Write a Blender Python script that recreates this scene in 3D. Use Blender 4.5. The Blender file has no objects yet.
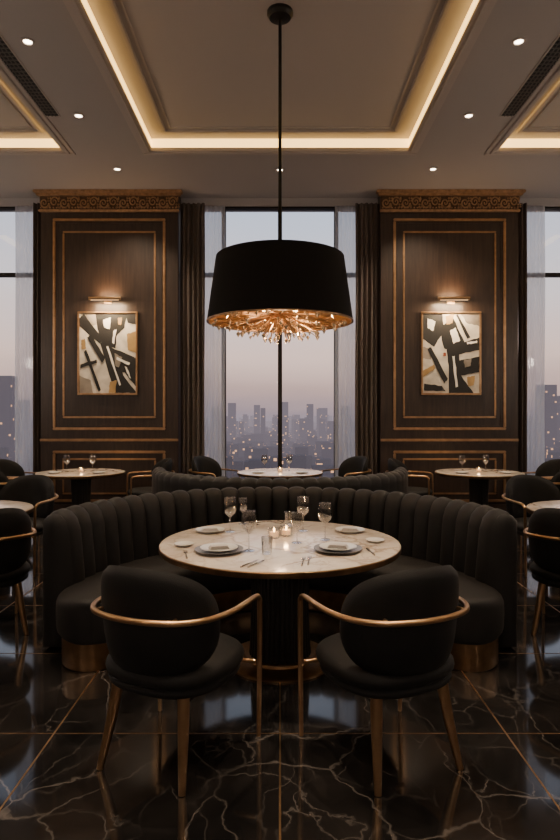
import bpy, bmesh, math, random
from mathutils import Vector, Matrix
random.seed(7)
S = bpy.context.scene
COL = S.collection
pi = math.pi
rad = math.radians

# ------------------------------------------------------------------ materials
def new_mat(name):
    m = bpy.data.materials.new(name); m.use_nodes = True
    return m, m.node_tree.nodes, m.node_tree.links, m.node_tree.nodes['Principled BSDF']

def pmat(name, col, rough=0.5, metal=0.0, sheen=0.0, bump=0.0, bscale=60, var=0.0, vscale=4, emis=None, estr=0, trans=0, coat=0, spec=None, ior=None):
    m, N, L, P = new_mat(name)
    P.inputs['Base Color'].default_value = (*col, 1)
    P.inputs['Roughness'].default_value = rough
    P.inputs['Metallic'].default_value = metal
    if sheen:
        P.inputs['Sheen Weight'].default_value = sheen
        P.inputs['Sheen Roughness'].default_value = 0.35
        P.inputs['Sheen Tint'].default_value = (0.95, 0.8, 0.7, 1)
    if coat: P.inputs['Coat Weight'].default_value = coat
    if spec is not None: P.inputs['Specular IOR Level'].default_value = spec
    if trans: P.inputs['Transmission Weight'].default_value = trans
    if ior: P.inputs['IOR'].default_value = ior
    if emis:
        P.inputs['Emission Color'].default_value = (*emis, 1)
        P.inputs['Emission Strength'].default_value = estr
    if bump or var:
        tc = N.new('ShaderNodeTexCoord')
    if bump:
        n = N.new('ShaderNodeTexNoise'); n.inputs['Scale'].default_value = bscale
        n.inputs['Detail'].default_value = 3
        b = N.new('ShaderNodeBump'); b.inputs['Strength'].default_value = bump; b.inputs['Distance'].default_value = 0.01
        L.new(tc.outputs['Object'], n.inputs['Vector']); L.new(n.outputs['Fac'], b.inputs['Height'])
        L.new(b.outputs['Normal'], P.inputs['Normal'])
    if var:
        n = N.new('ShaderNodeTexNoise'); n.inputs['Scale'].default_value = vscale; n.inputs['Detail'].default_value = 4
        r = N.new('ShaderNodeValToRGB')
        r.color_ramp.elements[0].position = 0.3; r.color_ramp.elements[1].position = 0.7
        r.color_ramp.elements[0].color = (*[c * (1 - var) for c in col], 1)
        r.color_ramp.elements[1].color = (*[min(1, c * (1 + var)) for c in col], 1)
        L.new(tc.outputs['Object'], n.inputs['Vector']); L.new(n.outputs['Fac'], r.inputs['Fac'])
        L.new(r.outputs['Color'], P.inputs['Base Color'])
    return m

M = {}
M['velvet'] = pmat('black_velvet', (0.0052, 0.0046, 0.0045), 0.68, sheen=0.02, bump=0.15, bscale=220, var=0.35, vscale=9, spec=.28)
M['velvet_booth'] = pmat('charcoal_velvet', (0.0074, 0.0062, 0.0057), 0.62, sheen=0.03, bump=0.12, bscale=220, var=0.3, vscale=7, spec=.33)
M['brass'] = pmat('antique_brass', (0.50, 0.31, 0.165), 0.34, 1.0, var=0.15, vscale=12)
M['brass_dark'] = pmat('dark_bronze', (0.26, 0.155, 0.08), 0.38, 1.0, var=0.2, vscale=15)
M['gold_trim'] = pmat('gilded_moulding', (0.40, 0.245, 0.135), 0.38, 0.9, var=0.2, vscale=10)
M['gold_carved'] = pmat('carved_gilt', (0.42, 0.26, 0.145), 0.48, 0.6, var=0.3, vscale=18)
M['gold_ground'] = pmat('carved_gilt_ground', (0.12, 0.07, 0.038), 0.6, 0.4, var=0.3, vscale=18)
M['plaster'] = pmat('ceiling_plaster', (0.385, 0.355, 0.345), 0.85, bump=0.05, bscale=30)
M['plaster_trim'] = pmat('plaster_moulding', (0.44, 0.395, 0.37), 0.7)
M['blackmetal'] = pmat('black_metal', (0.012, 0.011, 0.010), 0.35, 0.6)
M['frame'] = pmat('window_bronze_frame', (0.018, 0.016, 0.016), 0.4, 0.5)
M['shade'] = pmat('black_shade_fabric', (0.008, 0.007, 0.007), 0.85, bump=0.2, bscale=300, spec=.2)
M['shade_in'] = pmat('gold_leaf_lining', (0.22, 0.115, 0.045), 0.5, 0.6)
M['flute'] = pmat('black_lacquer_wood', (0.010, 0.008, 0.007), 0.35)
M['china'] = pmat('white_porcelain', (0.62, 0.60, 0.56), 0.15)
M['chinag'] = pmat('grey_porcelain', (0.20, 0.19, 0.185), 0.25)
M['napkin'] = pmat('linen_napkin', (0.42, 0.39, 0.36), 0.9, bump=0.3, bscale=150)
M['silver'] = pmat('brushed_silverware', (0.55, 0.50, 0.44), 0.25, 1.0)
M['drape'] = pmat('brown_drape_fabric', (0.100, 0.078, 0.068), 0.9, sheen=0.1, bump=0.15, bscale=120)
M['vent'] = pmat('vent_black', (0.015, 0.015, 0.015), 0.6)
M['ventslat'] = pmat('vent_grey_slat', (0.10, 0.095, 0.09), 0.6)
M['wall'] = pmat('dark_brown_wall', (0.10, 0.075, 0.06), 0.6, var=0.2, vscale=2)
M['wax'] = pmat('candle_wax', (0.8, 0.62, 0.42), 0.5, emis=(1, 0.5, 0.2), estr=0.8)
M['flame'] = pmat('flame_glow', (1, 0.6, 0.25), 0.5, emis=(1, 0.55, 0.2), estr=25)
M['led'] = pmat('downlight_lens', (1, 0.9, 0.75), 0.5, emis=(1, 0.82, 0.62), estr=16)
M['pled'] = pmat('picture_light_lens', (1, 0.8, 0.6), 0.5, emis=(1, 0.66, 0.36), estr=1.6)
M['cove'] = pmat('cove_led_diffuser', (1, 0.8, 0.5), 0.5, emis=(1, 0.59, 0.17), estr=3.6)
M['bulb'] = pmat('lamp_bulb', (1, 0.8, 0.5), 0.5, emis=(1, 0.6, 0.28), estr=20)
M['crystal'] = pmat('amber_crystal_painted_glow', (0.98, 0.80, 0.58), 0.04, 0.8, emis=(1, 0.6, 0.3), estr=0.10)  # faint warm glow painted into the crystals, which are no lamps
M['canvas'] = pmat('canvas_cream', (0.62, 0.57, 0.49), 0.85, var=0.25, vscale=5, bump=0.3, bscale=50)
M['ink'] = pmat('paint_black', (0.010, 0.009, 0.009), 0.6, bump=0.4, bscale=60)
M['paintgold'] = pmat('paint_gold', (0.42, 0.27, 0.11), 0.5, 0.3, var=0.3)
M['paintgrey'] = pmat('paint_taupe', (0.26, 0.225, 0.19), 0.8, var=0.35)
M['paintred'] = pmat('paint_rust_red', (0.30, 0.07, 0.03), 0.7)
M['screenwhite'] = pmat('paint_white', (0.82, 0.79, 0.72), 0.8)
M['milk'] = pmat('fill_sconce_opal_glass', (1, .9, .8), 0.4, emis=(1, 0.78, 0.55), estr=2)

def glassmat(name, tint=(1, 1, 1), gl=0.12, blend=.35, mx_=.85):
    m = bpy.data.materials.new(name); m.use_nodes = True
    N, L = m.node_tree.nodes, m.node_tree.links
    N.remove(N['Principled BSDF'])
    out = N['Material Output']
    t = N.new('ShaderNodeBsdfTransparent'); t.inputs['Color'].default_value = (*tint, 1)
    g = N.new('ShaderNodeBsdfGlossy'); g.inputs['Roughness'].default_value = 0.04
    lw = N.new('ShaderNodeLayerWeight'); lw.inputs['Blend'].default_value = blend
    mp = N.new('ShaderNodeMapRange'); mp.inputs['To Min'].default_value = gl; mp.inputs['To Max'].default_value = mx_
    mx = N.new('ShaderNodeMixShader')
    L.new(lw.outputs['Facing'], mp.inputs['Value']); L.new(mp.outputs['Result'], mx.inputs['Fac'])
    L.new(t.outputs[0], mx.inputs[1]); L.new(g.outputs[0], mx.inputs[2]); L.new(mx.outputs[0], out.inputs['Surface'])
    return m
M['glass'] = glassmat('clear_glass', (0.96, 0.96, 0.96), 0.10, .45, .95)
M['pane'] = glassmat('window_glass', (0.96, 0.97, 0.98), 0.01)

m = bpy.data.materials.new('sheer_voile'); m.use_nodes = True
N, L = m.node_tree.nodes, m.node_tree.links; N.remove(N['Principled BSDF'])
t = N.new('ShaderNodeBsdfTransparent'); d = N.new('ShaderNodeBsdfTranslucent'); d.inputs[0].default_value = (0.85, 0.86, 0.90, 1)
d2 = N.new('ShaderNodeBsdfDiffuse'); d2.inputs[0].default_value = (0.75, 0.75, 0.77, 1)
a = N.new('ShaderNodeMixShader'); a.inputs[0].default_value = 0.3; L.new(d.outputs[0], a.inputs[1]); L.new(d2.outputs[0], a.inputs[2])
b = N.new('ShaderNodeMixShader'); b.inputs[0].default_value = 0.68
L.new(t.outputs[0], b.inputs[1]); L.new(a.outputs[0], b.inputs[2]); L.new(b.outputs[0], N['Material Output'].inputs['Surface'])
M['sheer'] = m

m, N, L, P = new_mat('dark_walnut_panel')
tc = N.new('ShaderNodeTexCoord'); mp = N.new('ShaderNodeMapping'); mp.inputs['Scale'].default_value = (9, 9, 0.7)
n = N.new('ShaderNodeTexNoise'); n.inputs['Scale'].default_value = 3; n.inputs['Detail'].default_value = 8; n.inputs['Distortion'].default_value = 0.6
r = N.new('ShaderNodeValToRGB'); r.color_ramp.elements[0].position = 0.3; r.color_ramp.elements[1].position = 0.72
r.color_ramp.elements[0].color = (0.020, 0.0115, 0.008, 1); r.color_ramp.elements[1].color = (0.044, 0.026, 0.018, 1)
L.new(tc.outputs['Object'], mp.inputs[0]); L.new(mp.outputs[0], n.inputs['Vector']); L.new(n.outputs['Fac'], r.inputs[0]); L.new(r.outputs[0], P.inputs['Base Color'])
P.inputs['Roughness'].default_value = 0.42
M['walnut'] = m

def marble(name, base, vein, rough, scale, width, second, lo=.4, hi=.65, dist=.35, det=8, nrough=.62, nsc=2.2):
    m, N, L, P = new_mat(name)
    tc = N.new('ShaderNodeTexCoord')
    wn = N.new('ShaderNodeTexNoise'); wn.inputs['Scale'].default_value = nsc; wn.inputs['Detail'].default_value = det; wn.inputs['Roughness'].default_value = nrough
    L.new(tc.outputs['Object'], wn.inputs['Vector'])
    sc = N.new('ShaderNodeVectorMath'); sc.operation = 'MULTIPLY_ADD'; sc.inputs[1].default_value = (dist * 2,) * 3; L.new(wn.outputs['Color'], sc.inputs[0]); L.new(tc.outputs['Object'], sc.inputs[2])
    def veins(s, w, seedoff):
        mp = N.new('ShaderNodeMapping'); mp.inputs['Location'].default_value = (seedoff, seedoff * 1.7, 0); mp.inputs['Rotation'].default_value = (0, 0, .7); mp.inputs['Scale'].default_value = (1, .6, 1)
        v = N.new('ShaderNodeTexVoronoi'); v.feature = 'DISTANCE_TO_EDGE'; v.inputs['Scale'].default_value = s
        L.new(sc.outputs[0], mp.inputs[0]); L.new(mp.outputs[0], v.inputs['Vector'])
        mr = N.new('ShaderNodeMapRange'); mr.inputs['From Max'].default_value = w; mr.inputs['To Min'].default_value = 1; mr.inputs['To Max'].default_value = 0
        L.new(v.outputs['Distance'], mr.inputs['Value'])
        n4 = N.new('ShaderNodeTexNoise'); n4.inputs['Scale'].default_value = s * 1.1; L.new(mp.outputs[0], n4.inputs['Vector'])
        m4 = N.new('ShaderNodeMapRange'); m4.inputs['From Min'].default_value = lo; m4.inputs['From Max'].default_value = hi; L.new(n4.outputs['Fac'], m4.inputs['Value'])
        mu = N.new('ShaderNodeMath'); mu.operation = 'MULTIPLY'; L.new(mr.outputs[0], mu.inputs[0]); L.new(m4.outputs[0], mu.inputs[1])
        return mu.outputs[0]
    a1, a2 = veins(scale, width, 3.3), veins(scale * 2.4, width * 1.4, 9.1)
    h = N.new('ShaderNodeMath'); h.operation = 'MULTIPLY'; h.inputs[1].default_value = .6; L.new(a2, h.inputs[0])
    mxm = N.new('ShaderNodeMath'); mxm.operation = 'MAXIMUM'; L.new(a1, mxm.inputs[0]); L.new(h.outputs[0], mxm.inputs[1])
    n5 = N.new('ShaderNodeTexNoise'); n5.inputs['Scale'].default_value = scale * 1.6; n5.inputs['Detail'].default_value = 6
    L.new(sc.outputs[0], n5.inputs['Vector'])
    rr = N.new('ShaderNodeValToRGB'); rr.color_ramp.elements[0].position = 0.35; rr.color_ramp.elements[1].position = 0.65
    rr.color_ramp.elements[0].color = (*base, 1); rr.color_ramp.elements[1].color = (*second, 1)
    L.new(n5.outputs['Fac'], rr.inputs[0])
    mix = N.new('ShaderNodeMix'); mix.data_type = 'RGBA'
    L.new(mxm.outputs[0], mix.inputs[0]); L.new(rr.outputs[0], mix.inputs[6]); mix.inputs[7].default_value = (*vein, 1)
    L.new(mix.outputs[2], P.inputs['Base Color'])
    P.inputs['Roughness'].default_value = rough
    return m
M['floor'] = marble('black_marble', (0.006, 0.0055, 0.0055), (0.11, 0.095, 0.085), 0.07, 1.9, 0.014, (0.017, 0.0145, 0.0135), .34, .72, .26, 6, .52, 1.6)
M['floor'].node_tree.nodes['Principled BSDF'].inputs['Specular IOR Level'].default_value = .75
M['marble'] = marble('cream_marble', (0.70, 0.62, 0.53), (0.33, 0.24, 0.17), 0.16, 2.6, 0.05, (0.54, 0.45, 0.37), .35, .65, .25)

# ------------------------------------------------------------------ builder
class B:
    def __init__(s):
        s.bm = bmesh.new(); s.mats = []
    def mi(s, k):
        if k not in s.mats: s.mats.append(k)
        return s.mats.index(k)
    def face(s, vs, k, smooth=True):
        try:
            f = s.bm.faces.new(vs); f.material_index = s.mi(k); f.smooth = smooth
        except ValueError: pass
    def box(s, c, size, k, bev=0, rot=None):
        t = bmesh.new(); bmesh.ops.create_cube(t, size=1)
        bmesh.ops.scale(t, vec=Vector(size), verts=t.verts)
        if bev: bmesh.ops.bevel(t, geom=t.edges[:], offset=bev, segments=2, affect='EDGES')
        if rot is not None: bmesh.ops.transform(t, matrix=rot, verts=t.verts)
        bmesh.ops.translate(t, vec=Vector(c), verts=t.verts)
        mp = {v: s.bm.verts.new(v.co) for v in t.verts}
        for f in t.faces: s.face([mp[v] for v in f.verts], k)
        t.free()
    def bx(s, x0, x1, y0, y1, z0, z1, k, bev=0):
        s.box(((x0 + x1) / 2, (y0 + y1) / 2, (z0 + z1) / 2), (abs(x1 - x0), abs(y1 - y0), abs(z1 - z0)), k, bev)
    def rings(s, R, k, closed_u=True, cap0=True, cap1=True, closed_v=False):
        V = [[s.bm.verts.new(p) for p in ring] for ring in R]
        n = len(V[0]); m = len(V)
        for i in range(m if closed_v else m - 1):
            A, C = V[i], V[(i + 1) % m]
            for j in range(n if closed_u else n - 1):
                s.face([A[j], A[(j + 1) % n], C[(j + 1) % n], C[j]], k)
        if closed_u and not closed_v:
            if cap0: s.face(list(reversed(V[0])), k)
            if cap1: s.face(V[-1], k)
    def lathe(s, prof, k, seg=32, c=(0, 0, 0), cap=True, fl=None):
        R = []
        for (r, z) in prof:
            ring = []
            for j in range(seg):
                a = 2 * pi * j / seg
                rr = r * (fl(a) if fl else 1)
                ring.append((c[0] + rr * math.cos(a), c[1] + rr * math.sin(a), c[2] + z))
            R.append(ring)
        s.rings(R, k, True, cap, cap)
    def tube(s, pts, r, k, seg=8, closed=False, flat=1.0, tw=0):
        pts = [Vector(p) for p in pts]; n = len(pts)
        rs = r if isinstance(r, (list, tuple)) else [r] * n
        R = []; up = None
        for i in range(n):
            if closed: t = (pts[(i + 1) % n] - pts[i - 1])
            else: t = pts[min(i + 1, n - 1)] - pts[max(i - 1, 0)]
            t.normalize()
            if up is None:
                up = Vector((0, 0, 1)) if abs(t.z) < 0.95 else Vector((0, 1, 0))
            up = (up - t * up.dot(t))
            if up.length < 1e-4: up = t.orthogonal()
            up.normalize(); sd = t.cross(up)
            R.append([pts[i] + (sd * math.cos(a) * rs[i] * flat + up * math.sin(a) * rs[i]) for a in [2 * pi * j / seg for j in range(seg)]])
        s.rings(R, k, True, True, True, closed)
    def sphere(s, c, r, k, sc=(1, 1, 1), seg=10, rg=6):
        R = []
        for i in range(rg + 1):
            a = pi * i / rg
            rr = max(math.sin(a), 0.02) * r
            R.append([(c[0] + rr * math.cos(b) * sc[0], c[1] + rr * math.sin(b) * sc[1], c[2] - r * math.cos(a) * sc[2]) for b in [2 * pi * j / seg for j in range(seg)]])
        s.rings(R, k)
    def poly(s, pts, k):
        s.face([s.bm.verts.new(p) for p in pts], k, False)
    def mesh(s, name, ang=38, fixn=True):
        me = bpy.data.meshes.new(name)
        if fixn: bmesh.ops.recalc_face_normals(s.bm, faces=s.bm.faces[:])
        s.bm.to_mesh(me); s.bm.free()
        for k in s.mats: me.materials.append(M[k])
        me.set_sharp_from_angle(angle=rad(ang))
        return me
def put(name, me, loc=(0, 0, 0), rz=0, sc=None, parent=None):
    o = bpy.data.objects.new(name, me); COL.objects.link(o)
    o.location = loc; o.rotation_euler = (0, 0, rz)
    if sc: o.scale = sc
    if parent: o.parent = parent
    return o
def spow(x, p): return math.copysign(abs(x) ** p, x)
def smooth_path(P, n=8, closed=False):
    P = [Vector(p) for p in P]; out = []
    m = len(P)
    for i in range(m if closed else m - 1):
        if closed: a, b, c, d = P[i - 1], P[i], P[(i + 1) % m], P[(i + 2) % m]
        else: a, b, c, d = P[max(i - 1, 0)], P[i], P[i + 1], P[min(i + 2, m - 1)]
        for j in range(n):
            t = j / n
            out.append(0.5 * ((2 * b) + (c - a) * t + (2 * a - 5 * b + 4 * c - d) * t * t + (3 * b - a - 3 * c + d) * t ** 3))
    if not closed: out.append(P[-1])
    return out

def light(name, kind, loc, energy, col=(1, 0.75, 0.5), parent=None, size=0.1, spot=None, blend=0.6, rot=(0, 0, 0), sx=None, sy=None):
    l = bpy.data.lights.new(name, kind); l.energy = energy; l.color = col
    if kind in ('POINT', 'SPOT'): l.shadow_soft_size = size
    if kind == 'SPOT': l.spot_size = rad(spot); l.spot_blend = blend
    if kind == 'AREA': l.shape = 'RECTANGLE'; l.size = sx; l.size_y = sy
    o = bpy.data.objects.new(name, l); COL.objects.link(o); o.location = loc; o.rotation_euler = rot
    if parent: o.parent = parent
    return o

# ------------------------------------------------------------------ dimensions
H = 5.12; HT = 5.28
WY = 9.6
WG = 9.95
XW = 6.4; YB = -2.2

# floor
b = B()
b.bx(-XW - .2, XW + .2, YB - .2, WG + .25, -0.2, 0, 'floor')
for i in range(-6, 7):
    x = i * 1.1
    if abs(x) < XW - .1: b.bx(x - .004, x + .004, YB, WG - .1, -.001, 0.0012, 'brass')
for j in range(-5, 9):
    y = 2.92 + j * 0.98
    if YB < y < WG - .2: b.bx(-XW, XW, y - .003, y + .003, -.001, 0.0011, 'brass_dark')
put('floor', b.mesh('floor'))

# ceiling
b = B()
trays = [(-5.7, -2.90), (-1.755, 1.755), (2.90, 5.7)]
ty0, ty1 = 0.6, 8.1
b.bx(-XW - .2, XW + .2, ty1, WG + .25, H, H + .35, 'plaster')
b.bx(-XW - .2, XW + .2, YB - .2, ty0, H, H + .35, 'plaster')
xs = [-XW - .2] + [v for t in trays for v in t] + [XW + .2]
for i in range(0, 8, 2): b.bx(xs[i], xs[i + 1], ty0, ty1, H, H + .35, 'plaster')
for (x0, x1) in trays: b.bx(x0 - .02, x1 + .02, ty0 - .02, ty1 + .02, HT, HT + .17, 'plaster')
put('ceiling', b.mesh('ceiling'))
def frame_rect(b, x0, x1, y0, y1, w, z0, z1, k, bev=0.006):
    b.bx(x0 - w, x1 + w, y1, y1 + w, z0, z1, k, bev); b.bx(x0 - w, x1 + w, y0 - w, y0, z0, z1, k, bev)
    b.bx(x0 - w, x0, y0, y1, z0, z1, k, bev); b.bx(x1, x1 + w, y0, y1, z0, z1, k, bev)
for n, (x0, x1) in enumerate(trays):
    b = B()
    frame_rect(b, x0, x1, ty0, ty1, .05, H - .035, H + .02, 'plaster_trim')
    frame_rect(b, x0 - .05, x1 + .05, ty0 - .05, ty1 + .05, .06, H - .018, H + .01, 'plaster_trim')
    frame_rect(b, x0 + .03, x1 - .03, ty0 + .03, ty1 - .03, .03, H - .02, H + .03, 'plaster_trim')
    e = .26
    frame_rect(b, x0 + e, x1 - e, ty0 + e, ty1 - e, .05, HT - .03, HT + .01, 'plaster_trim')
    frame_rect(b, x0 + e + .07, x1 - e - .07, ty0 + e + .07, ty1 - e - .07, .02, HT - .015, HT + .01, 'plaster_trim')
    put('trim_%d' % (n + 1), b.mesh('trim_cove'))
    b = B()
    frame_rect(b, x0 + .02, x1 - .02, ty0 + .02, ty1 - .02, .018, H + .035, HT - .01, 'cove', 0)
    put('cove_light_strip', b.mesh('cove_light_strip'))

# walls
b = B()
b.bx(-XW - .2, -XW, YB - .2, WG + .25, 0, H, 'wall'); put('wall_left', b.mesh('wall_left'))
b = B(); b.bx(XW, XW + .2, YB - .2, WG + .25, 0, H, 'wall'); put('wall_right', b.mesh('wall_right'))
b = B(); b.bx(-XW, XW, YB - .2, YB, 0, H, 'wall'); put('wall_front', b.mesh('wall_front'))
ZT = 4.99; ZS = 0.12
b = B()
b.bx(-XW, XW, WG - .08, WG + .22, ZT, H, 'plaster')
b.bx(-XW, XW, WG - .08, WG + .22, 0, ZS, 'frame')
for (x0, x1) in [(-3.84, -1.62), (1.62, 3.84), (-XW, -5.9), (5.9, XW)]:
    b.bx(x0, x1, WG - .08, WG + .22, ZS, ZT, 'wall')
put('wall_back', b.mesh('wall_back'))

def window(name, x0, x1, vs):
    b = B()
    w = .035
    for x in vs: b.bx(x - w, x + w, WG - .05, WG + .06, ZS, ZT, 'frame', .004)
    b.bx(x0, x0 + .05, WG - .05, WG + .06, ZS, ZT, 'frame'); b.bx(x1 - .05, x1, WG - .05, WG + .06, ZS, ZT, 'frame')
    b.bx(x0, x1, WG - .045, WG + .055, ZS, ZS + .07, 'frame'); b.bx(x0, x1, WG - .045, WG + .055, ZT - .03, ZT, 'frame')
    b.bx(x0, x1, WG - .045, WG + .055, 3.84, 3.90, 'frame')
    b.poly([(x0, WG, ZS), (x1, WG, ZS), (x1, WG, ZT), (x0, WG, ZT)], 'pane')
    put(name, b.mesh(name))
window('window_1', -1.62, 1.62, [-.93, 0, .93])
window('window_2', -5.9, -3.84, [-4.78])
window('window_3', 3.84, 5.9, [4.78])

# ------------------------------------------------------------------ pilasters
def rect_mould(b, cx, y, hw, z0, z1, w, d, k='gold_trim'):
    b.bx(cx - hw, cx + hw, y - d, y, z1 - w, z1, k, .010); b.bx(cx - hw, cx + hw, y - d, y, z0, z0 + w, k, .010)
    b.bx(cx - hw, cx - hw + w, y - d, y, z0 + w, z1 - w, k, .010); b.bx(cx + hw - w, cx + hw, y - d, y, z0 + w, z1 - w, k, .010)
for cx in (-2.73, 2.71):
    b = B()
    hw = 1.10
    b.bx(cx - hw, cx + hw, WY, WG + .05, 0, H - .002, 'walnut', .004)
    Y = WY
    rect_mould(b, cx, Y, .90, 1.31, 4.69, .042, .03)
    rect_mould(b, cx, Y, .85, 1.36, 4.64, .03, .014, 'walnut')
    rect_mould(b, cx, Y, .745, 1.50, 4.49, .030, .022)
    rect_mould(b, cx, Y, .90, .16, .98, .042, .03)
    rect_mould(b, cx, Y, .75, .28, .86, .030, .022)
    b.bx(cx - hw - .01, cx + hw + .01, Y - .035, Y, 1.13, 1.17, 'gold_trim', .01)
    b.bx(cx - hw - .005, cx + hw + .005, Y - .02, Y, 1.08, 1.13, 'walnut', .006)
    b.bx(cx - hw - .015, cx + hw + .015, Y - .03, Y, 0.001, .12, 'walnut', .008)
    b.bx(cx - hw - .02, cx + hw + .02, Y - .06, Y, 4.79, 4.825, 'gold_carved', .008)
    b.bx(cx - hw - .005, cx + hw + .005, Y - .03, Y, 4.825, 5.04, 'gold_ground', .005)
    b.bx(cx - hw - .05, cx + hw + .05, Y - .09, Y, 5.04, 5.07, 'gold_carved', .01)
    b.bx(cx - hw - .08, cx + hw + .08, Y - .13, Y, 5.07, H - .003, 'gold_carved', .012)
    nS = 14; pw = 2 * hw / nS
    for i in range(nS):
        x = cx - hw + (i + .5) * pw; sg = 1 if i % 2 else -1
        pts = []
        for q in range(26):
            a = q / 25 * 3.2 * pi; rr = .072 * (1 - q / 28)
            pts.append((x + rr * math.cos(a), Y - .045 - .0006 * q, 4.935 + sg * (rr * 1.15 * math.sin(a) + .01)))
        b.tube(pts, [.014 - .0002 * q for q in range(26)], 'gold_carved', 6)
        for q in range(4):
            a = q * pi / 2 + pi / 4
            b.sphere((x + pw / 2 + .026 * math.cos(a), Y - .040, 4.935 - sg * .05 + .028 * math.sin(a)), .017, 'gold_carved', (1, .9, 1), 8, 5)
        b.sphere((x + pw / 2, Y - .042, 4.935 + sg * .06), .02, 'gold_carved', (.8, .8, 1.7), 8, 5)
    for i in range(44):
        b.sphere((cx - hw + .025 + i * .05, Y - .055, 4.85), .013, 'gold_carved', (1, 1, 1), 6, 4)
    put('wall_pilaster', b.mesh('wall_pilaster'))

# ------------------------------------------------------------------ paintings
artL = [
 ('paintgrey', [(0, 0), (.24, 0), (.20, .16), (0, .22)]),
 ('paintgrey', [(.10, 1), (.32, 1), (.30, .86), (.14, .84)]),
 ('ink', [(.28, 1), (.84, 1), (.80, .82), (.66, .72), (.64, .56), (.40, .60), (.32, .80)]),
 ('ink', [(0, .94), (.08, 1), (.42, .68), (.36, .62), (0, .84)]),
 ('ink', [(.36, .64), (.60, .56), (.78, .22), (1, .02), (1, 0), (.62, 0), (.50, .30)]),
 ('ink', [(.55, .58), (1, .44), (1, .08), (.80, .26), (.60, .28)]),
 ('ink', [(.80, 1), (1, 1), (1, .86), (.86, .88)]),
 ('paintgold', [(.84, .74), (1, .78), (1, .50), (.86, .54)]),
 ('paintgold', [(.54, .14), (.66, .16), (.64, 0), (.52, 0)]),
 ('paintgold', [(.03, .66), (.10, .68), (.12, .56), (.04, .55)]),
 ('screenwhite', [(.42, .92), (.56, .95), (.54, .80), (.44, .82)]),
 ('screenwhite', [(.60, .78), (.66, .80), (.62, .62), (.58, .63)]),
 ('paintgold', [(.68, .94), (.76, .95), (.74, .86), (.69, .86)]),
 ('ink', [(.08, .52), (.12, .55), (.38, .04), (.34, .02)]),
 ('ink', [(.14, .70), (.20, .74), (.46, .44), (.40, .38)]),
 ('ink', [(.02, .36), (.30, .42), (.31, .38), (.02, .31)]),
 ('paintgrey', [(.62, .50), (.76, .45), (.70, .32), (.64, .34)]),
 ('screenwhite', [(.66, .46), (.90, .38), (.88, .35), (.66, .42)]),
 ('screenwhite', [(.48, .58), (.51, .59), (.74, .10), (.71, .09)]),
 ('screenwhite', [(.80, .34), (.84, .33), (.92, .18), (.88, .20)]),
]
artR = [
 ('paintgrey', [(.66, 1), (1, 1), (1, .84), (.78, .88)]),
 ('paintgrey', [(0, .58), (.16, .56), (.14, .42), (0, .44)]),
 ('ink', [(0, 1), (.34, 1), (.38, .80), (.20, .58), (0, .68)]),
 ('ink', [(.28, .82), (.54, .94), (.74, .64), (1, .70), (1, .54), (.60, .48), (.38, .56)]),
 ('ink', [(.42, .58), (.64, .52), (.68, .22), (.90, 0), (.46, 0), (.46, .28)]),
 ('ink', [(.60, .40), (1, .46), (1, .26), (.68, .22)]),
 ('paintgold', [(.40, .97), (.56, 1), (.52, .88), (.42, .86)]),
 ('paintgold', [(0, .28), (.20, .36), (.22, .31), (0, .20)]),
 ('paintgold', [(.78, .20), (.92, .22), (.90, .10), (.80, .08)]),
 ('ink', [(.08, .55), (.14, .58), (.44, .18), (.38, .12)]),
 ('ink', [(.58, .98), (.62, .99), (.84, .70), (.79, .68)]),
 ('screenwhite', [(.48, .78), (.58, .82), (.66, .66), (.54, .62)]),
 ('screenwhite', [(.08, .94), (.22, .90), (.18, .78), (.08, .82)]),
 ('paintred', [(.36, .50), (.41, .51), (.41, .47), (.36, .46)]),
 ('paintgrey', [(.72, .42), (.86, .43), (.84, .34), (.74, .32)]),
 ('screenwhite', [(.52, .46), (.56, .47), (.62, .08), (.58, .07)]),
 ('screenwhite', [(.78, .64), (.96, .66), (.96, .63), (.78, .61)]),
 ('ink', [(.02, .12), (.34, .09), (.40, .02), (.02, .03)]),
]
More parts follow.
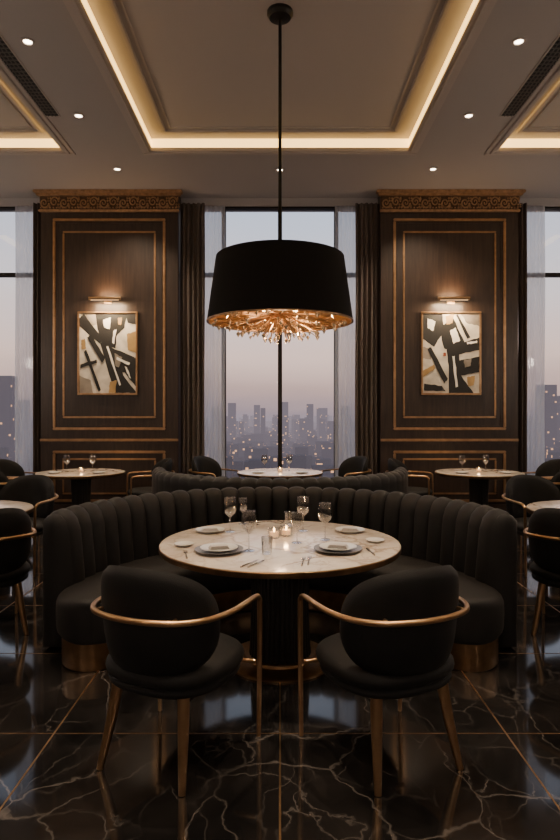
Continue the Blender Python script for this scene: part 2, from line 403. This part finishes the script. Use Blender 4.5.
for cx, art in ((-2.75, artL), (2.73, artR)):
    b = B()
    w, h, z0 = .96, 1.33, 1.87
    yb = WY - .002
    x0 = cx - w / 2
    f = .03
    b.bx(x0, x0 + w, yb - .045, yb, z0, z0 + f, 'gold_trim', .006); b.bx(x0, x0 + w, yb - .045, yb, z0 + h - f, z0 + h, 'gold_trim', .006)
    b.bx(x0, x0 + f, yb - .045, yb, z0 + f, z0 + h - f, 'gold_trim', .006); b.bx(x0 + w - f, x0 + w, yb - .045, yb, z0 + f, z0 + h - f, 'gold_trim', .006)
    b.bx(x0 + f * .8, x0 + w - f * .8, yb - .022, yb, z0 + f * .8, z0 + h - f * .8, 'canvas')
    iw, ih = w - 2 * f, h - 2 * f
    for i, (k, pts) in enumerate(art):
        P2 = []
        for j in range(len(pts)):
            p, q = Vector(pts[j]), Vector(pts[(j + 1) % len(pts)])
            for t in (0, .2, .4, .6, .8):
                v = p.lerp(q, t)
                if t: v += Vector((random.uniform(-.006, .006), random.uniform(-.006, .006)))
                P2.append((min(max(v.x, .0), 1), min(max(v.y, 0), 1)))
        y = yb - .023 - .0006 * i
        b.poly([(x0 + f + u * iw, y, z0 + f + v * ih) for u, v in P2], k)
    put('framed_painting', b.mesh('framed_painting', fixn=False))
    b = B()
    b.box((cx, WY - .012, 3.36), (.12, .022, .07), 'brass', .005)
    for sx in (-.03, .03):
        b.tube(smooth_path([(cx + sx, WY - .02, 3.36), (cx + sx, WY - .10, 3.41), (cx + sx, WY - .18, 3.39)], 5), .007, 'brass', 6)
    b.tube([(cx - .25, WY - .19, 3.38), (cx + .25, WY - .19, 3.38)], .026, 'brass', 12)
    b.bx(cx - .22, cx + .22, WY - .20, WY - .18, 3.351, 3.356, 'pled')
    o = put('picture_light', b.mesh('picture_light'))
    light('picture_light_lamp', 'AREA', (cx, WY - .20, 3.33), 24, (1, .72, .43), o, rot=(rad(14), 0, 0), sx=.44, sy=.03)
    light('picture_light_uplamp', 'AREA', (cx, WY - .12, 3.45), 6, (1, .62, .32), o, rot=(rad(165), 0, 0), sx=.3, sy=.03)

# ------------------------------------------------------------------ curtains
def curtain(name, x0, x1, y, z0, z1, k, folds, amp):
    b = B(); n = folds * 10; R = []
    for iz in range(13):
        z = z0 + (z1 - z0) * iz / 12
        row = []
        for i in range(n + 1):
            t = i / n
            a = amp * (1 - .25 * iz / 12)
            row.append((x0 + (x1 - x0) * t + .006 * math.sin(t * 40 + iz * .6), y + a * math.sin(2 * pi * folds * t + .25 * math.sin(iz * .7)) * (.8 + .2 * math.sin(t * 17)), z))
        R.append(row)
    b.rings(R, k, False)
    return put(name, b.mesh(name, 80))
for s in (-1, 1):
    curtain('drape_curtain', s * 1.615, s * 1.22, 9.72, .01, 4.98, 'drape', 5, .05)
    curtain('drape_curtain', s * 3.86, s * 4.00, 9.72, .01, 4.98, 'drape', 2, .05)
    curtain('sheer_curtain', s * 1.25, s * .90, 9.83, .01, 4.97, 'sheer', 5, .025)
    curtain('sheer_curtain', s * 3.96, s * 4.34, 9.83, .01, 4.97, 'sheer', 5, .025)

# ------------------------------------------------------------------ ceiling fixtures
def dl_mesh():
    b = B()
    b.lathe([(.040, 0), (.068, 0), (.070, -.008), (.045, -.012), (.040, -.002)], 'plaster_trim', 20, cap=False)
    b.lathe([(.041, -.003), (.001, -.003)], 'led', 20, cap=False)
    return b.mesh('recessed_downlight')
DL = dl_mesh()
def downlight(x, y, z, e, ang=75, size=.05, tilt=(0, 0, 0)):
    o = put('recessed_downlight', DL, (x, y, z))
    if e: light('downlight_beam', 'SPOT', (0, 0, -.03), e, (1, .78, .56), o, size=size, spot=ang, blend=.8, rot=tilt)
for s, (xa, xb, xc) in ((-1, (2.41, 2.40, 2.36)), (1, (2.28, 2.25, 2.22))):
    downlight(s * xa, 5.73, H, 150); downlight(s * xb, 7.15, H, 150); downlight(s * xc, 8.70, H, 330, 110)
    downlight(s * 2.40, 4.2, H, 150); downlight(s * 2.40, 1.6, H, 120)  # unseen downlights, added as room fill
    downlight(s * .75, 3.3, HT, 420, 50)  # unseen pair, added to light the table and chair backs
    downlight(s * .8, 1.0, HT, 220, 75)  # unseen pair, added as fill near the camera
downlight(0, 8.73, H, 160)
for s in (-1, 1):
    b = B()
    x0, x1 = (s * 2.63, s * 2.80)
    y0, y1 = 4.9, 7.15
    b.bx(min(x0, x1), max(x0, x1), y0, y1, H - .004, H + .001, 'vent')
    frame_rect(b, min(x0, x1), max(x0, x1), y0, y1, .012, H - .012, H, 'plaster_trim', 0)
    for i in range(1, 4):
        x = min(x0, x1) + .17 * i / 4
        b.bx(x - .005, x + .005, y0, y1, H - .013, H - .003, 'ventslat')
    for i in range(1, 34):
        y = y0 + (y1 - y0) * i / 34
        b.bx(min(x0, x1), max(x0, x1), y - .007, y + .007, H - .012, H - .003, 'ventslat')
    put('air_vent', b.mesh('air_vent'))

def fill_sconce_mesh():  # made-up sconces, added out of view for soft room fill
    b = B()
    b.box((0, -.012, 0), (.12, .024, .36), 'brass', .006)
    b.tube([(0, -.02, -.08), (0, -.10, -.10)], .01, 'brass', 8)
    b.lathe([(.02, -.13), (.07, -.12), (.075, -.11), (.075, -.10)], 'brass', 24, (0, -.12, 0))
    b.lathe([(.068, -.10), (.072, .05), (.066, .20), (.06, .20), (.062, .05), (.06, -.09)], 'milk', 24, (0, -.12, 0), cap=False)
    return b.mesh('added_fill_sconce')
SC = fill_sconce_mesh()
for (x, y, rz) in [(-XW, 2.2, pi / 2), (-XW, 5.2, pi / 2), (-XW, 8.0, pi / 2), (XW, 2.2, -pi / 2), (XW, 5.2, -pi / 2), (XW, 8.0, -pi / 2), (-3.6, YB, pi), (0, YB, pi), (3.6, YB, pi)]:
    o = put('added_fill_sconce', SC, (x, y, 2.7), rz)
    light('added_sconce_fill', 'POINT', (0, -.25, .12), 68 if abs(x) > 6 else 75, (1, .84, .70), o, size=.12)  # added fill light, carried by the unseen sconces

# ------------------------------------------------------------------ pendant lamp
LY = 5.55
b = B()
k = LY / 600
zb = 1.55 + (415 - 322) * k; zt = 3.00
rb = .5 * 147 * k * .99; rt = .5 * 129 * k * .99
b.lathe([(.12, HT - .001), (.12, HT - .03), (.10, HT - .06), (.02, HT - .075)], 'blackmetal', 32)
b.tube([(0, 0, HT - .07), (0, 0, zt - .12)], .016, 'blackmetal', 10)
b.lathe([(rb, zb), (rt, zt)], 'shade', 72, cap=False)
b.lathe([(rt, zt), (rt - .012, zt + .004), (rt - .02, zt - .004)], 'shade', 72, cap=False)
b.lathe([(rt - .02, zt - .004), (rb - .014, zb)], 'shade_in', 72, cap=False)
b.lathe([(rb + .003, zb - .006), (rb + .003, zb + .006), (rb - .016, zb + .006), (rb - .016, zb - .006), (rb + .003, zb - .006)], 'brass_dark', 72, cap=False)
for i in range(4):
    a = i * pi / 2 + .4
    b.tube([(0, 0, zt - .06), ((rt - .02) * math.cos(a), (rt - .02) * math.sin(a), zt - .03)], .006, 'blackmetal', 6)
b.lathe([(.02, zt - .10), (.05, zt - .12), (.05, zt - .16), (.02, zt - .18), (.02, zb + .12), (.07, zb + .10), (.09, zb + .05), (.05, zb + .0), (.01, zb - .02)], 'brass', 20)
def gem(c, r):
    t = [(c[0], c[1], c[2] + r * 1.3), (c[0], c[1], c[2] - r * 1.5)]
    ring = [(c[0] + r * math.cos(q * pi / 3 + c[0] * 9), c[1] + r * math.sin(q * pi / 3 + c[0] * 9), c[2] + r * .2) for q in range(6)]
    for q in range(6):
        b.poly([ring[q], ring[(q + 1) % 6], t[0]], 'crystal'); b.poly([ring[(q + 1) % 6], ring[q], t[1]], 'crystal')
for ring, (n, R0, dz) in enumerate([(26, .61, -.005), (22, .50, -.055), (18, .38, -.10), (13, .24, -.135), (7, .10, -.16)]):
    for i in range(n):
        a = 2 * pi * (i + .5 * (ring % 2)) / n + random.uniform(-.08, .08)
        R1 = R0 * random.uniform(.86, 1.05); z1 = zb + dz + random.uniform(-.03, .03)
        p0 = (.04 * math.cos(a), .04 * math.sin(a), zb + .07)
        p1 = (R1 * math.cos(a), R1 * math.sin(a), z1)
        b.tube([p0, p1], [.008, .0035], 'brass', 5)
        gem(p1, random.uniform(.013, .023))
        if ring < 4:
            f = random.uniform(.55, .8); sa = a + random.choice((-1, 1)) * random.uniform(.12, .25)
            q = [p0[j] + (p1[j] - p0[j]) * f for j in range(3)]
            q2 = (R1 * (f + .18) * math.cos(sa), R1 * (f + .18) * math.sin(sa), q[2] - random.uniform(-.02, .04))
            b.tube([q, q2], [.004, .0025], 'brass', 4)
            gem(q2, random.uniform(.009, .015))
for i in range(6):
    a = 2 * pi * i / 6
    b.sphere((.30 * math.cos(a), .30 * math.sin(a), zb + .17), .028, 'bulb', (1, 1, 1.3), 10, 6)
    b.tube([(0.02 * math.cos(a), .02 * math.sin(a), zb + .2), (.30 * math.cos(a), .30 * math.sin(a), zb + .2)], .006, 'brass', 6)
lamp = put('pendant_lamp', b.mesh('pendant_lamp', 20), (0, LY, 0))
for i in range(3):
    a = 2 * pi * i / 3 + pi / 6
    light('pendant_bulb', 'POINT', (.3 * math.cos(a), .3 * math.sin(a), zb + .15), 3.5, (1, .58, .28), lamp, size=.05)
light('pendant_added_fill', 'POINT', (0, 0, zb - .24), 15, (1, .66, .40), lamp, size=.05)  # added fill beneath the shade, no bulb hangs here

# ------------------------------------------------------------------ chair
def chair_mesh():
    b = B()
    def pad(cz, hz, rx, ry, cy, k, ex=2 / 2.5):
        R = []
        for i in range(15):
            a = -pi / 2 + pi * i / 14
            s = max(abs(math.cos(a)) ** .42, .02); z = cz + hz * spow(math.sin(a), .9)
            R.append([(rx * s * spow(math.cos(t), ex), cy + ry * s * spow(math.sin(t), ex), z) for t in [2 * pi * j / 44 for j in range(44)]])
        b.rings(R, k)
    pad(.435, .055, .30, .29, .0, 'velvet')
    pad(.385, .04, .285, .275, -.005, 'velvet')
    K, Mn = 12, 48
    for side in (1, -1):
        R = []
        for i in range(K, -1, -1):
            ro = max(i / K, .01) if i else .01
            t = .042 * max(0, 1 - ro ** 5) ** .5
            ring = []
            for j in range(Mn):
                th = 2 * pi * j / Mn
                u = ro * spow(math.cos(th), 2 / 2.5); v = ro * spow(math.sin(th), 2 / 2.3)
                z = .68 + v * .238 - .02 * (u * u)
                phi = u * rad(74)
                r = .285 + side * t
                lean = (z - .5) * .14
                ring.append((r * 1.02 * math.sin(phi), -r * math.cos(phi) - lean * math.cos(phi * .6) + .02, z))
            R.append(ring)
        b.rings(R, 'velvet', True, False, True)
    bmesh.ops.remove_doubles(b.bm, verts=b.bm.verts[:], dist=.0004)
    half = [(.290, .27, 0), (.295, .268, .3), (.298, .265, .62), (.300, .255, .668), (.305, .21, .69), (.316, .08, .694), (.320, -.06, .698), (.292, -.20, .704), (.222, -.302, .71), (.12, -.356, .715), (0, -.374, .717)]
    full = half + [(-x, y, z) for (x, y, z) in reversed(half[:-1])]
    pts = smooth_path(full, 5)
    rs = []
    for p in pts:
        rs.append(.0105 + .0025 * min(1, p.z / .5))
    b.tube(pts, rs, 'brass', 10)
    for s in (-1, 1):
        b.tube([(s * .17, -.19, .40), (s * .19, -.225, .2), (s * .215, -.27, 0)], [.028, .023, .015], 'brass', 12)
        b.tube([(s * .29, .24, .37), (s * .12, .20, .37)], .011, 'brass', 8)
        b.tube([(s * .20, -.322, .712), (s * .19, -.28, .712)], .009, 'brass', 8)
    b.bx(-.2, .2, -.2, .2, .34, .36, 'blackmetal', .004)
    return b.mesh('dining_chair', 50)
CH = chair_mesh()
def chair(x, y, tx, ty, extra=0):
    ang = math.atan2(ty - y, tx - x) - pi / 2 + rad(extra)
    return put('dining_chair', CH, (x, y, 0), ang)
chair(-.48, 2.78, 0, 3.81); chair(.48, 2.78, 0, 3.81)

# ------------------------------------------------------------------ booth
def booth_mesh():
    b = B()
    def ring_at(th, prof): return [(r * math.cos(th), r * math.sin(th), z) for r, z in prof]
    a0, a1 = rad(6), rad(174); nch = 29
    def prof(c, s=1.0):
        pz = .048 * c
        p = [(1.66, .02), (1.66, .40), (1.66, .80), (1.655 + .01 * c, .875), (1.62, .902 + .025 * c), (1.575, .915 + .028 * c), (1.53, .905 + .025 * c),
             (1.50 - pz * .6, .865 + .015 * c), (1.485 - pz, .80), (1.47 - pz, .65), (1.455 - pz, .50), (1.45 - pz, .38), (1.46, .02)]
        rc, zc = 1.56, .45
        return [(rc + (r - rc) * s, zc + (z - zc) * (1 - (1 - s) * .12)) for r, z in p]
    R = []
    for q in (0.02, .35, .65, .85, .96):
        R.append(ring_at(a0 - .045 * math.sqrt(1 - q * q), prof(.5 * q, max(q, .05))))
    n = nch * 12
    for i in range(n + 1):
        th = a0 + (a1 - a0) * i / n
        c = abs(math.sin(pi * nch * i / n)) ** .5
        R.append(ring_at(th, prof(c)))
    for q in (.96, .85, .65, .35, .02):
        R.append(ring_at(a1 + .045 * math.sqrt(1 - q * q), prof(.5 * q, max(q, .05))))
    b.rings(R, 'velvet_booth')
    def arcblock(r0, r1, z0, z1, ae, k, ex, endl, n=60):
        rm, hw = (r0 + r1) / 2, (r1 - r0) / 2; zm, hz = (z0 + z1) / 2, (z1 - z0) / 2
        A = [-ae + endl * (1 - math.cos(q * pi / 2 / 9)) for q in range(10)]
        W = [max(math.sin(q * pi / 2 / 9), .03) for q in range(10)]
        mid = [(A[-1] + (pi - 2 * A[-1]) * i / n) for i in range(1, n)]
        TH = [(a, w) for a, w in zip(A, W)] + [(a, 1) for a in mid] + [(pi - a, w) for a, w in zip(reversed(A), reversed(W))]
        R = []
        for th, w in TH:
            zz = 1 - (1 - w) ** 3 * .25 if k != 'brass_dark' else 1
            R.append(ring_at(th, [(rm + hw * w * spow(math.cos(t), ex), zm + hz * zz * spow(math.sin(t), ex)) for t in [2 * pi * j / 28 for j in range(28)]]))
        b.rings(R, k)
    arcblock(.92, 1.50, .17, .46, rad(12), 'velvet_booth', .42, .26)
    arcblock(1.00, 1.46, .0, .19, rad(9.5), 'brass_dark', .12, .2)
    return b.mesh('curved_banquette', 50)
BM = booth_mesh()
put('curved_banquette', BM, (0, 3.81, 0), 0, (.948, .955, .975))
put('curved_banquette', BM, (0, 7.95, 0), pi, (1, 1, .94))

# ------------------------------------------------------------------ tables
def table_mesh(R, pr, br, name):
    b = B()
    b.lathe([(R - .02, .708), (R - .004, .712), (R, .718), (R, .742), (R - .004, .746)], 'brass_dark', 96)
    b.lathe([(R - .006, .744), (R - .004, .748), (R - .012, .75), (.01, .75)], 'marble', 96)
    b.lathe([(R * .7, .70), (R * .7, .712)], 'blackmetal', 48)
    nf = 36
    b.lathe([(pr * 1.0, .03), (pr * .96, .10), (pr * .90, .35), (pr * .96, .62), (pr * 1.05, .70)], 'flute', nf * 6, fl=lambda a: 1 - .05 * (1 - abs(math.sin(a * nf / 2))) )
    b.lathe([(br, 0), (br, .012), (br - .015, .022), (pr + .03, .03), (pr + .02, .045), (pr * .9, .05)], 'brass_dark', 72)
    return b.mesh(name, 40)
T1 = table_mesh(.755, .20, .34, 'round_dining_table')
T2 = table_mesh(.60, .14, .27, 'round_side_table')
put('round_dining_table', T1, (0, 3.81, 0))
put('round_dining_table', T2, (0, 8.45, 0))
side_tabs = [(-2.79, 8.42), (2.79, 8.42), (-2.72, 5.05), (2.72, 5.05)]
for i, (x, y) in enumerate(side_tabs): put('round_dining_table', T2, (x, y, 0), i * 1.3)
for s in (-1, 1):
    chair(s * 1.0, 9.1, 0, 8.45)
    t = (s * 2.79, 8.42)
    chair(s * 3.72, 8.55, *t); chair(s * 1.92, 8.72, *t); chair(s * 3.5, 7.75, *t)
    t = (s * 2.72, 5.05)
    chair(s * 2.62, 6.05, *t); chair(s * 2.12, 4.30, *t); chair(s * 3.65, 5.2, *t)

# ------------------------------------------------------------------ tableware
def wine_mesh(h=.21, r=.038):
    b = B()
    b.lathe([(.034, 0), (.034, .003), (.008, .006), (.004, .02), (.004, h * .42), (.012, h * .46), (r * .8, h * .56), (r, h * .70), (r * .92, h * .86), (r * .78, h),
             (r * .74, h), (r * .88, h * .86), (r * .95, h * .70), (r * .75, h * .58), (.003, h * .49)], 'glass', 28)
    return b.mesh('wine_glass', 60)
WG1, WG2 = wine_mesh(.235, .047), wine_mesh(.19, .036)
def tumbler():
    b = B(); b.lathe([(.028, 0), (.034, .10), (.032, .10), (.027, .012), (.002, .012)], 'glass', 24); return b.mesh('water_glass', 60)
TG = tumbler()
def plate(r, k='china'):
    b = B()
    b.lathe([(.002, .003), (r * .55, .002), (r * .6, 0), (r * .65, .003), (r, .018), (r, .021), (r * .97, .021), (r * .66, .009), (.002, .008)], k, 48)
    return b
b = plate(.143, 'chinag')
b.lathe([(.002, .014), (.06, .012), (.07, .014), (.110, .028), (.110, .031), (.105, .031), (.07, .020), (.002, .019)], 'china', 48)
PL1 = b.mesh('dinner_plate', 50)
PL2 = plate(.10, 'china').mesh('side_plate', 50)
def napkin_mesh():
    b = B()
    for i in range(3):
        b.box((0, 0, .006 + .006 * i), (.12 - .01 * i, .055 - .004 * i, .006), 'napkin', .0025)
    return b.mesh('folded_napkin', 50)
NP = napkin_mesh()
def knife():
    b = B()
    b.tube([(0, -.10, .006), (0, -.06, .006), (0, 0, .005)], [.005, .006, .004], 'silver', 8, flat=1)
    b.poly([(-.008, 0, .004), (.008, 0, .004), (.009, .06, .004), (.003, .095, .004), (-.006, .08, .004)], 'silver')
    b.box((0, .035, .003), (.015, .07, .002), 'silver', .0007)
    return b.mesh('table_knife', 50)
def fork():
    b = B()
    b.tube([(0, -.10, .006), (0, -.04, .006), (0, .03, .004)], [.006, .0045, .003], 'silver', 8)
    b.box((0, .045, .004), (.022, .03, .003), 'silver', .001)
    for i in range(4): b.tube([(-.009 + .006 * i, .058, .004), (-.009 + .006 * i, .095, .006)], [.002, .001], 'silver', 5)
    return b.mesh('table_fork', 50)
KN, FK = knife(), fork()
def candle_mesh():
    b = B()
    b.lathe([(.034, 0), (.040, .004), (.042, .065), (.039, .065), (.036, .01), (.002, .008)], 'glass', 24)
    b.lathe([(.030, .010), (.030, .040), (.002, .038)], 'wax', 20)
    b.sphere((0, 0, .052), .008, 'flame', (.7, .7, 1.6), 8, 6)
    return b.mesh('votive_candle', 60)
CD = candle_mesh()
ZT_ = .7505
# place settings, metres on the table top (table centre at 0, 3.81)
def px(x, y, zz=.75):
    d = 600 * (1.55 - zz) / (y - 415); return ((x - 280) / 600 * d, d)
for (x, y) in [(219, 552), (338, 551)]:
    X, Y = px(x, y); put('dinner_plate', PL1, (X, Y, ZT_))
    put('folded_napkin', NP, (X, Y, ZT_ + .017), .3 if X < 0 else -.3)
for (x, y) in [(210, 532), (350, 532)]:
    X, Y = px(x, y); put('side_plate', PL2, (X, Y, ZT_))
    put('folded_napkin', NP, (X, Y, ZT_ + .006), .2 if X < 0 else -.2)
for (x, y) in [(184, 546), (375, 542)]:
    X, Y = px(x, y); put('side_plate', PL2, (X, Y, ZT_), 0, (.6, .6, .8))
for (x, y, mm) in [(230, 532, WG1), (249, 551, WG1), (303, 531, WG1), (325, 540, WG1), (243, 524, WG2), (297, 543, WG2)]:
    X, Y = px(x, y); put('wine_glass', mm, (X, Y, ZT_))
for (x, y) in [(267, 554), (289, 526)]:
    X, Y = px(x, y); put('water_glass', TG, (X, Y, ZT_))
for (x, y, r, mm) in [(250, 564, -.45, KN), (257, 564, -.45, KN), (186, 555, .2, FK), (370, 552, .1, KN), (309, 561, -.1, FK), (303, 562, -.1, FK)]:
    X, Y = px(x, y); put('table_knife' if mm is KN else 'table_fork', mm, (X, Y, ZT_), r)
X, Y = px(281, 538)
for (dx, dy) in ((-.045, 0), (.035, .07)):
    o = put('votive_candle', CD, (X + dx, Y + dy, ZT_))
light('candle_glow', 'POINT', (0, 0, .09), 1.0, (1, .55, .22), o, size=.015)
for i, (x, y) in enumerate(side_tabs + [(0, 8.45)]):
    o = put('votive_candle', CD, (x, y, ZT_)); light('candle_glow', 'POINT', (0, 0, .09), 1.2, (1, .55, .22), o, size=.015)
    for (dx, dy) in ((-.22, .05), (.13, .1)):
        put('wine_glass', WG1, (x + dx, y + dy, ZT_))
    for (dx, dy) in ((-.3, -.2), (.3, -.2)):
        put('side_plate', PL2, (x + dx, y + dy, ZT_))

# ------------------------------------------------------------------ city
m = bpy.data.materials.new('city_buildings_painted_haze'); m.use_nodes = True
N, L = m.node_tree.nodes, m.node_tree.links; N.remove(N['Principled BSDF'])
g = N.new('ShaderNodeNewGeometry'); sp = N.new('ShaderNodeSeparateXYZ'); L.new(g.outputs['Position'], sp.inputs[0])
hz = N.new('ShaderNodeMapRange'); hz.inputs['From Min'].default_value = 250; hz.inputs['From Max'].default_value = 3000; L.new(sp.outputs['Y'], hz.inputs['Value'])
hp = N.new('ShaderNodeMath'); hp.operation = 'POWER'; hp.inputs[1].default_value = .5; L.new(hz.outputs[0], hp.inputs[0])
sn = N.new('ShaderNodeVectorMath'); sn.operation = 'SNAP'; sn.inputs[1].default_value = (2.2, 2.2, 2.0); L.new(g.outputs['Position'], sn.inputs[0])
wn = N.new('ShaderNodeTexWhiteNoise'); L.new(sn.outputs[0], wn.inputs['Vector'])
gt = N.new('ShaderNodeMath'); gt.operation = 'GREATER_THAN'; gt.inputs[1].default_value = .975; L.new(wn.outputs['Value'], gt.inputs[0])
e1 = N.new('ShaderNodeEmission'); e1.inputs[0].default_value = (1, .50, .22, 1); e1.inputs[1].default_value = 1.6
df = N.new('ShaderNodeBsdfDiffuse'); df.inputs[0].default_value = (.045, .05, .065, 1)
ad = N.new('ShaderNodeMixShader'); L.new(gt.outputs[0], ad.inputs[0]); L.new(df.outputs[0], ad.inputs[1]); L.new(e1.outputs[0], ad.inputs[2])
e2 = N.new('ShaderNodeEmission'); e2.inputs[0].default_value = (.38, .315, .36, 1); e2.inputs[1].default_value = 1.0  # haze painted in as emission, growing with distance along Y
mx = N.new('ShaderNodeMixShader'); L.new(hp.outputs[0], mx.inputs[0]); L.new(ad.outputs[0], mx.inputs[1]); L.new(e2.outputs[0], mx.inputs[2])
L.new(mx.outputs[0], N['Material Output'].inputs['Surface'])
M['city'] = m
b = B()
GZ = -60
def fbx(x, y, w, d, h):
    x0, x1, y0, y1, z0, z1 = x - w / 2, x + w / 2, y - d / 2, y + d / 2, GZ, GZ + h
    v = [b.bm.verts.new(p) for p in ((x0, y0, z0), (x1, y0, z0), (x1, y1, z0), (x0, y1, z0), (x0, y0, z1), (x1, y0, z1), (x1, y1, z1), (x0, y1, z1))]
    for q in ((0, 1, 5, 4), (1, 2, 6, 5), (3, 0, 4, 7), (4, 5, 6, 7)): b.face([v[i] for i in q], 'city', False)
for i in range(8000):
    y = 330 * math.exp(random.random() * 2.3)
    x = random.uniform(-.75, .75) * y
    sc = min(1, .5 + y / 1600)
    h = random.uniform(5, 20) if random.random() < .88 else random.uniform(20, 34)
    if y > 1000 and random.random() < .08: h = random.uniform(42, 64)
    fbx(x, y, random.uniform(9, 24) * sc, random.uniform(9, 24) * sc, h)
for (pxx, yy, d, w) in [(8, 376, 620, 14), (-8, 380, 650, 18), (20, 400, 900, 22), (232, 403, 1100, 14), (257, 405, 1200, 12), (263, 408, 1000, 8), (285, 402, 1200, 13), (310, 404, 1100, 12), (218, 407, 1300, 24), (345, 406, 1300, 18), (322, 408, 1400, 24), (546, 385, 720, 18), (556, 396, 800, 24)]:
    fbx((pxx - 280) / 600 * d, d, w, w, 61.5 + (415 - yy) / 600 * d)
put('city_skyline', b.mesh('city_skyline'))
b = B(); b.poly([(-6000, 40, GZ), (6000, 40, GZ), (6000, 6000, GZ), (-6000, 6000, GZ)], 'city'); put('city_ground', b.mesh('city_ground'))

# ------------------------------------------------------------------ world
w = bpy.data.worlds.new('dusk_sky'); S.world = w; w.use_nodes = True
N, L = w.node_tree.nodes, w.node_tree.links
bg = N['Background']
tc = N.new('ShaderNodeTexCoord'); sp = N.new('ShaderNodeSeparateXYZ'); L.new(tc.outputs['Generated'], sp.inputs[0])
mr = N.new('ShaderNodeMapRange'); mr.inputs['From Min'].default_value = -.1; mr.inputs['From Max'].default_value = .9
nz = N.new('ShaderNodeTexNoise'); nz.inputs['Scale'].default_value = 3; nz.inputs['Detail'].default_value = 4
mpn = N.new('ShaderNodeMapping'); mpn.inputs['Scale'].default_value = (1, 1, 6); L.new(tc.outputs['Generated'], mpn.inputs[0]); L.new(mpn.outputs[0], nz.inputs['Vector'])
ml = N.new('ShaderNodeMath'); ml.operation = 'MULTIPLY_ADD'; ml.inputs[1].default_value = .05; L.new(nz.outputs['Fac'], ml.inputs[0])
L.new(sp.outputs['Z'], mr.inputs['Value']); L.new(mr.outputs[0], ml.inputs[2])
sb = N.new('ShaderNodeMath'); sb.operation = 'SUBTRACT'; sb.inputs[1].default_value = .025; L.new(ml.outputs[0], sb.inputs[0])
cr = N.new('ShaderNodeValToRGB'); L.new(sb.outputs[0], cr.inputs[0])
E = cr.color_ramp.elements
E[0].position = .08; E[0].color = (.16, .14, .17, 1)
E[1].position = .97; E[1].color = (.12, .16, .24, 1)
for p, c in [(.105, (.19, .145, .16)), (.14, (.31, .21, .19)), (.20, (.50, .355, .305)), (.29, (.48, .42, .42)), (.42, (.34, .375, .455))]:
    e = E.new(p); e.color = (*c, 1)
L.new(cr.outputs[0], bg.inputs['Color']); bg.inputs['Strength'].default_value = 2.5

# ------------------------------------------------------------------ camera
cam = bpy.data.cameras.new('camera'); co = bpy.data.objects.new('camera', cam); COL.objects.link(co)
co.location = (0, 0, 1.55); co.rotation_euler = (rad(90), 0, 0)
cam.sensor_fit = 'VERTICAL'; cam.sensor_height = 24; cam.sensor_width = 16; cam.lens = 24 * 600 / 840
cam.shift_y = -5 / 840
cam.clip_end = 10000
S.camera = co
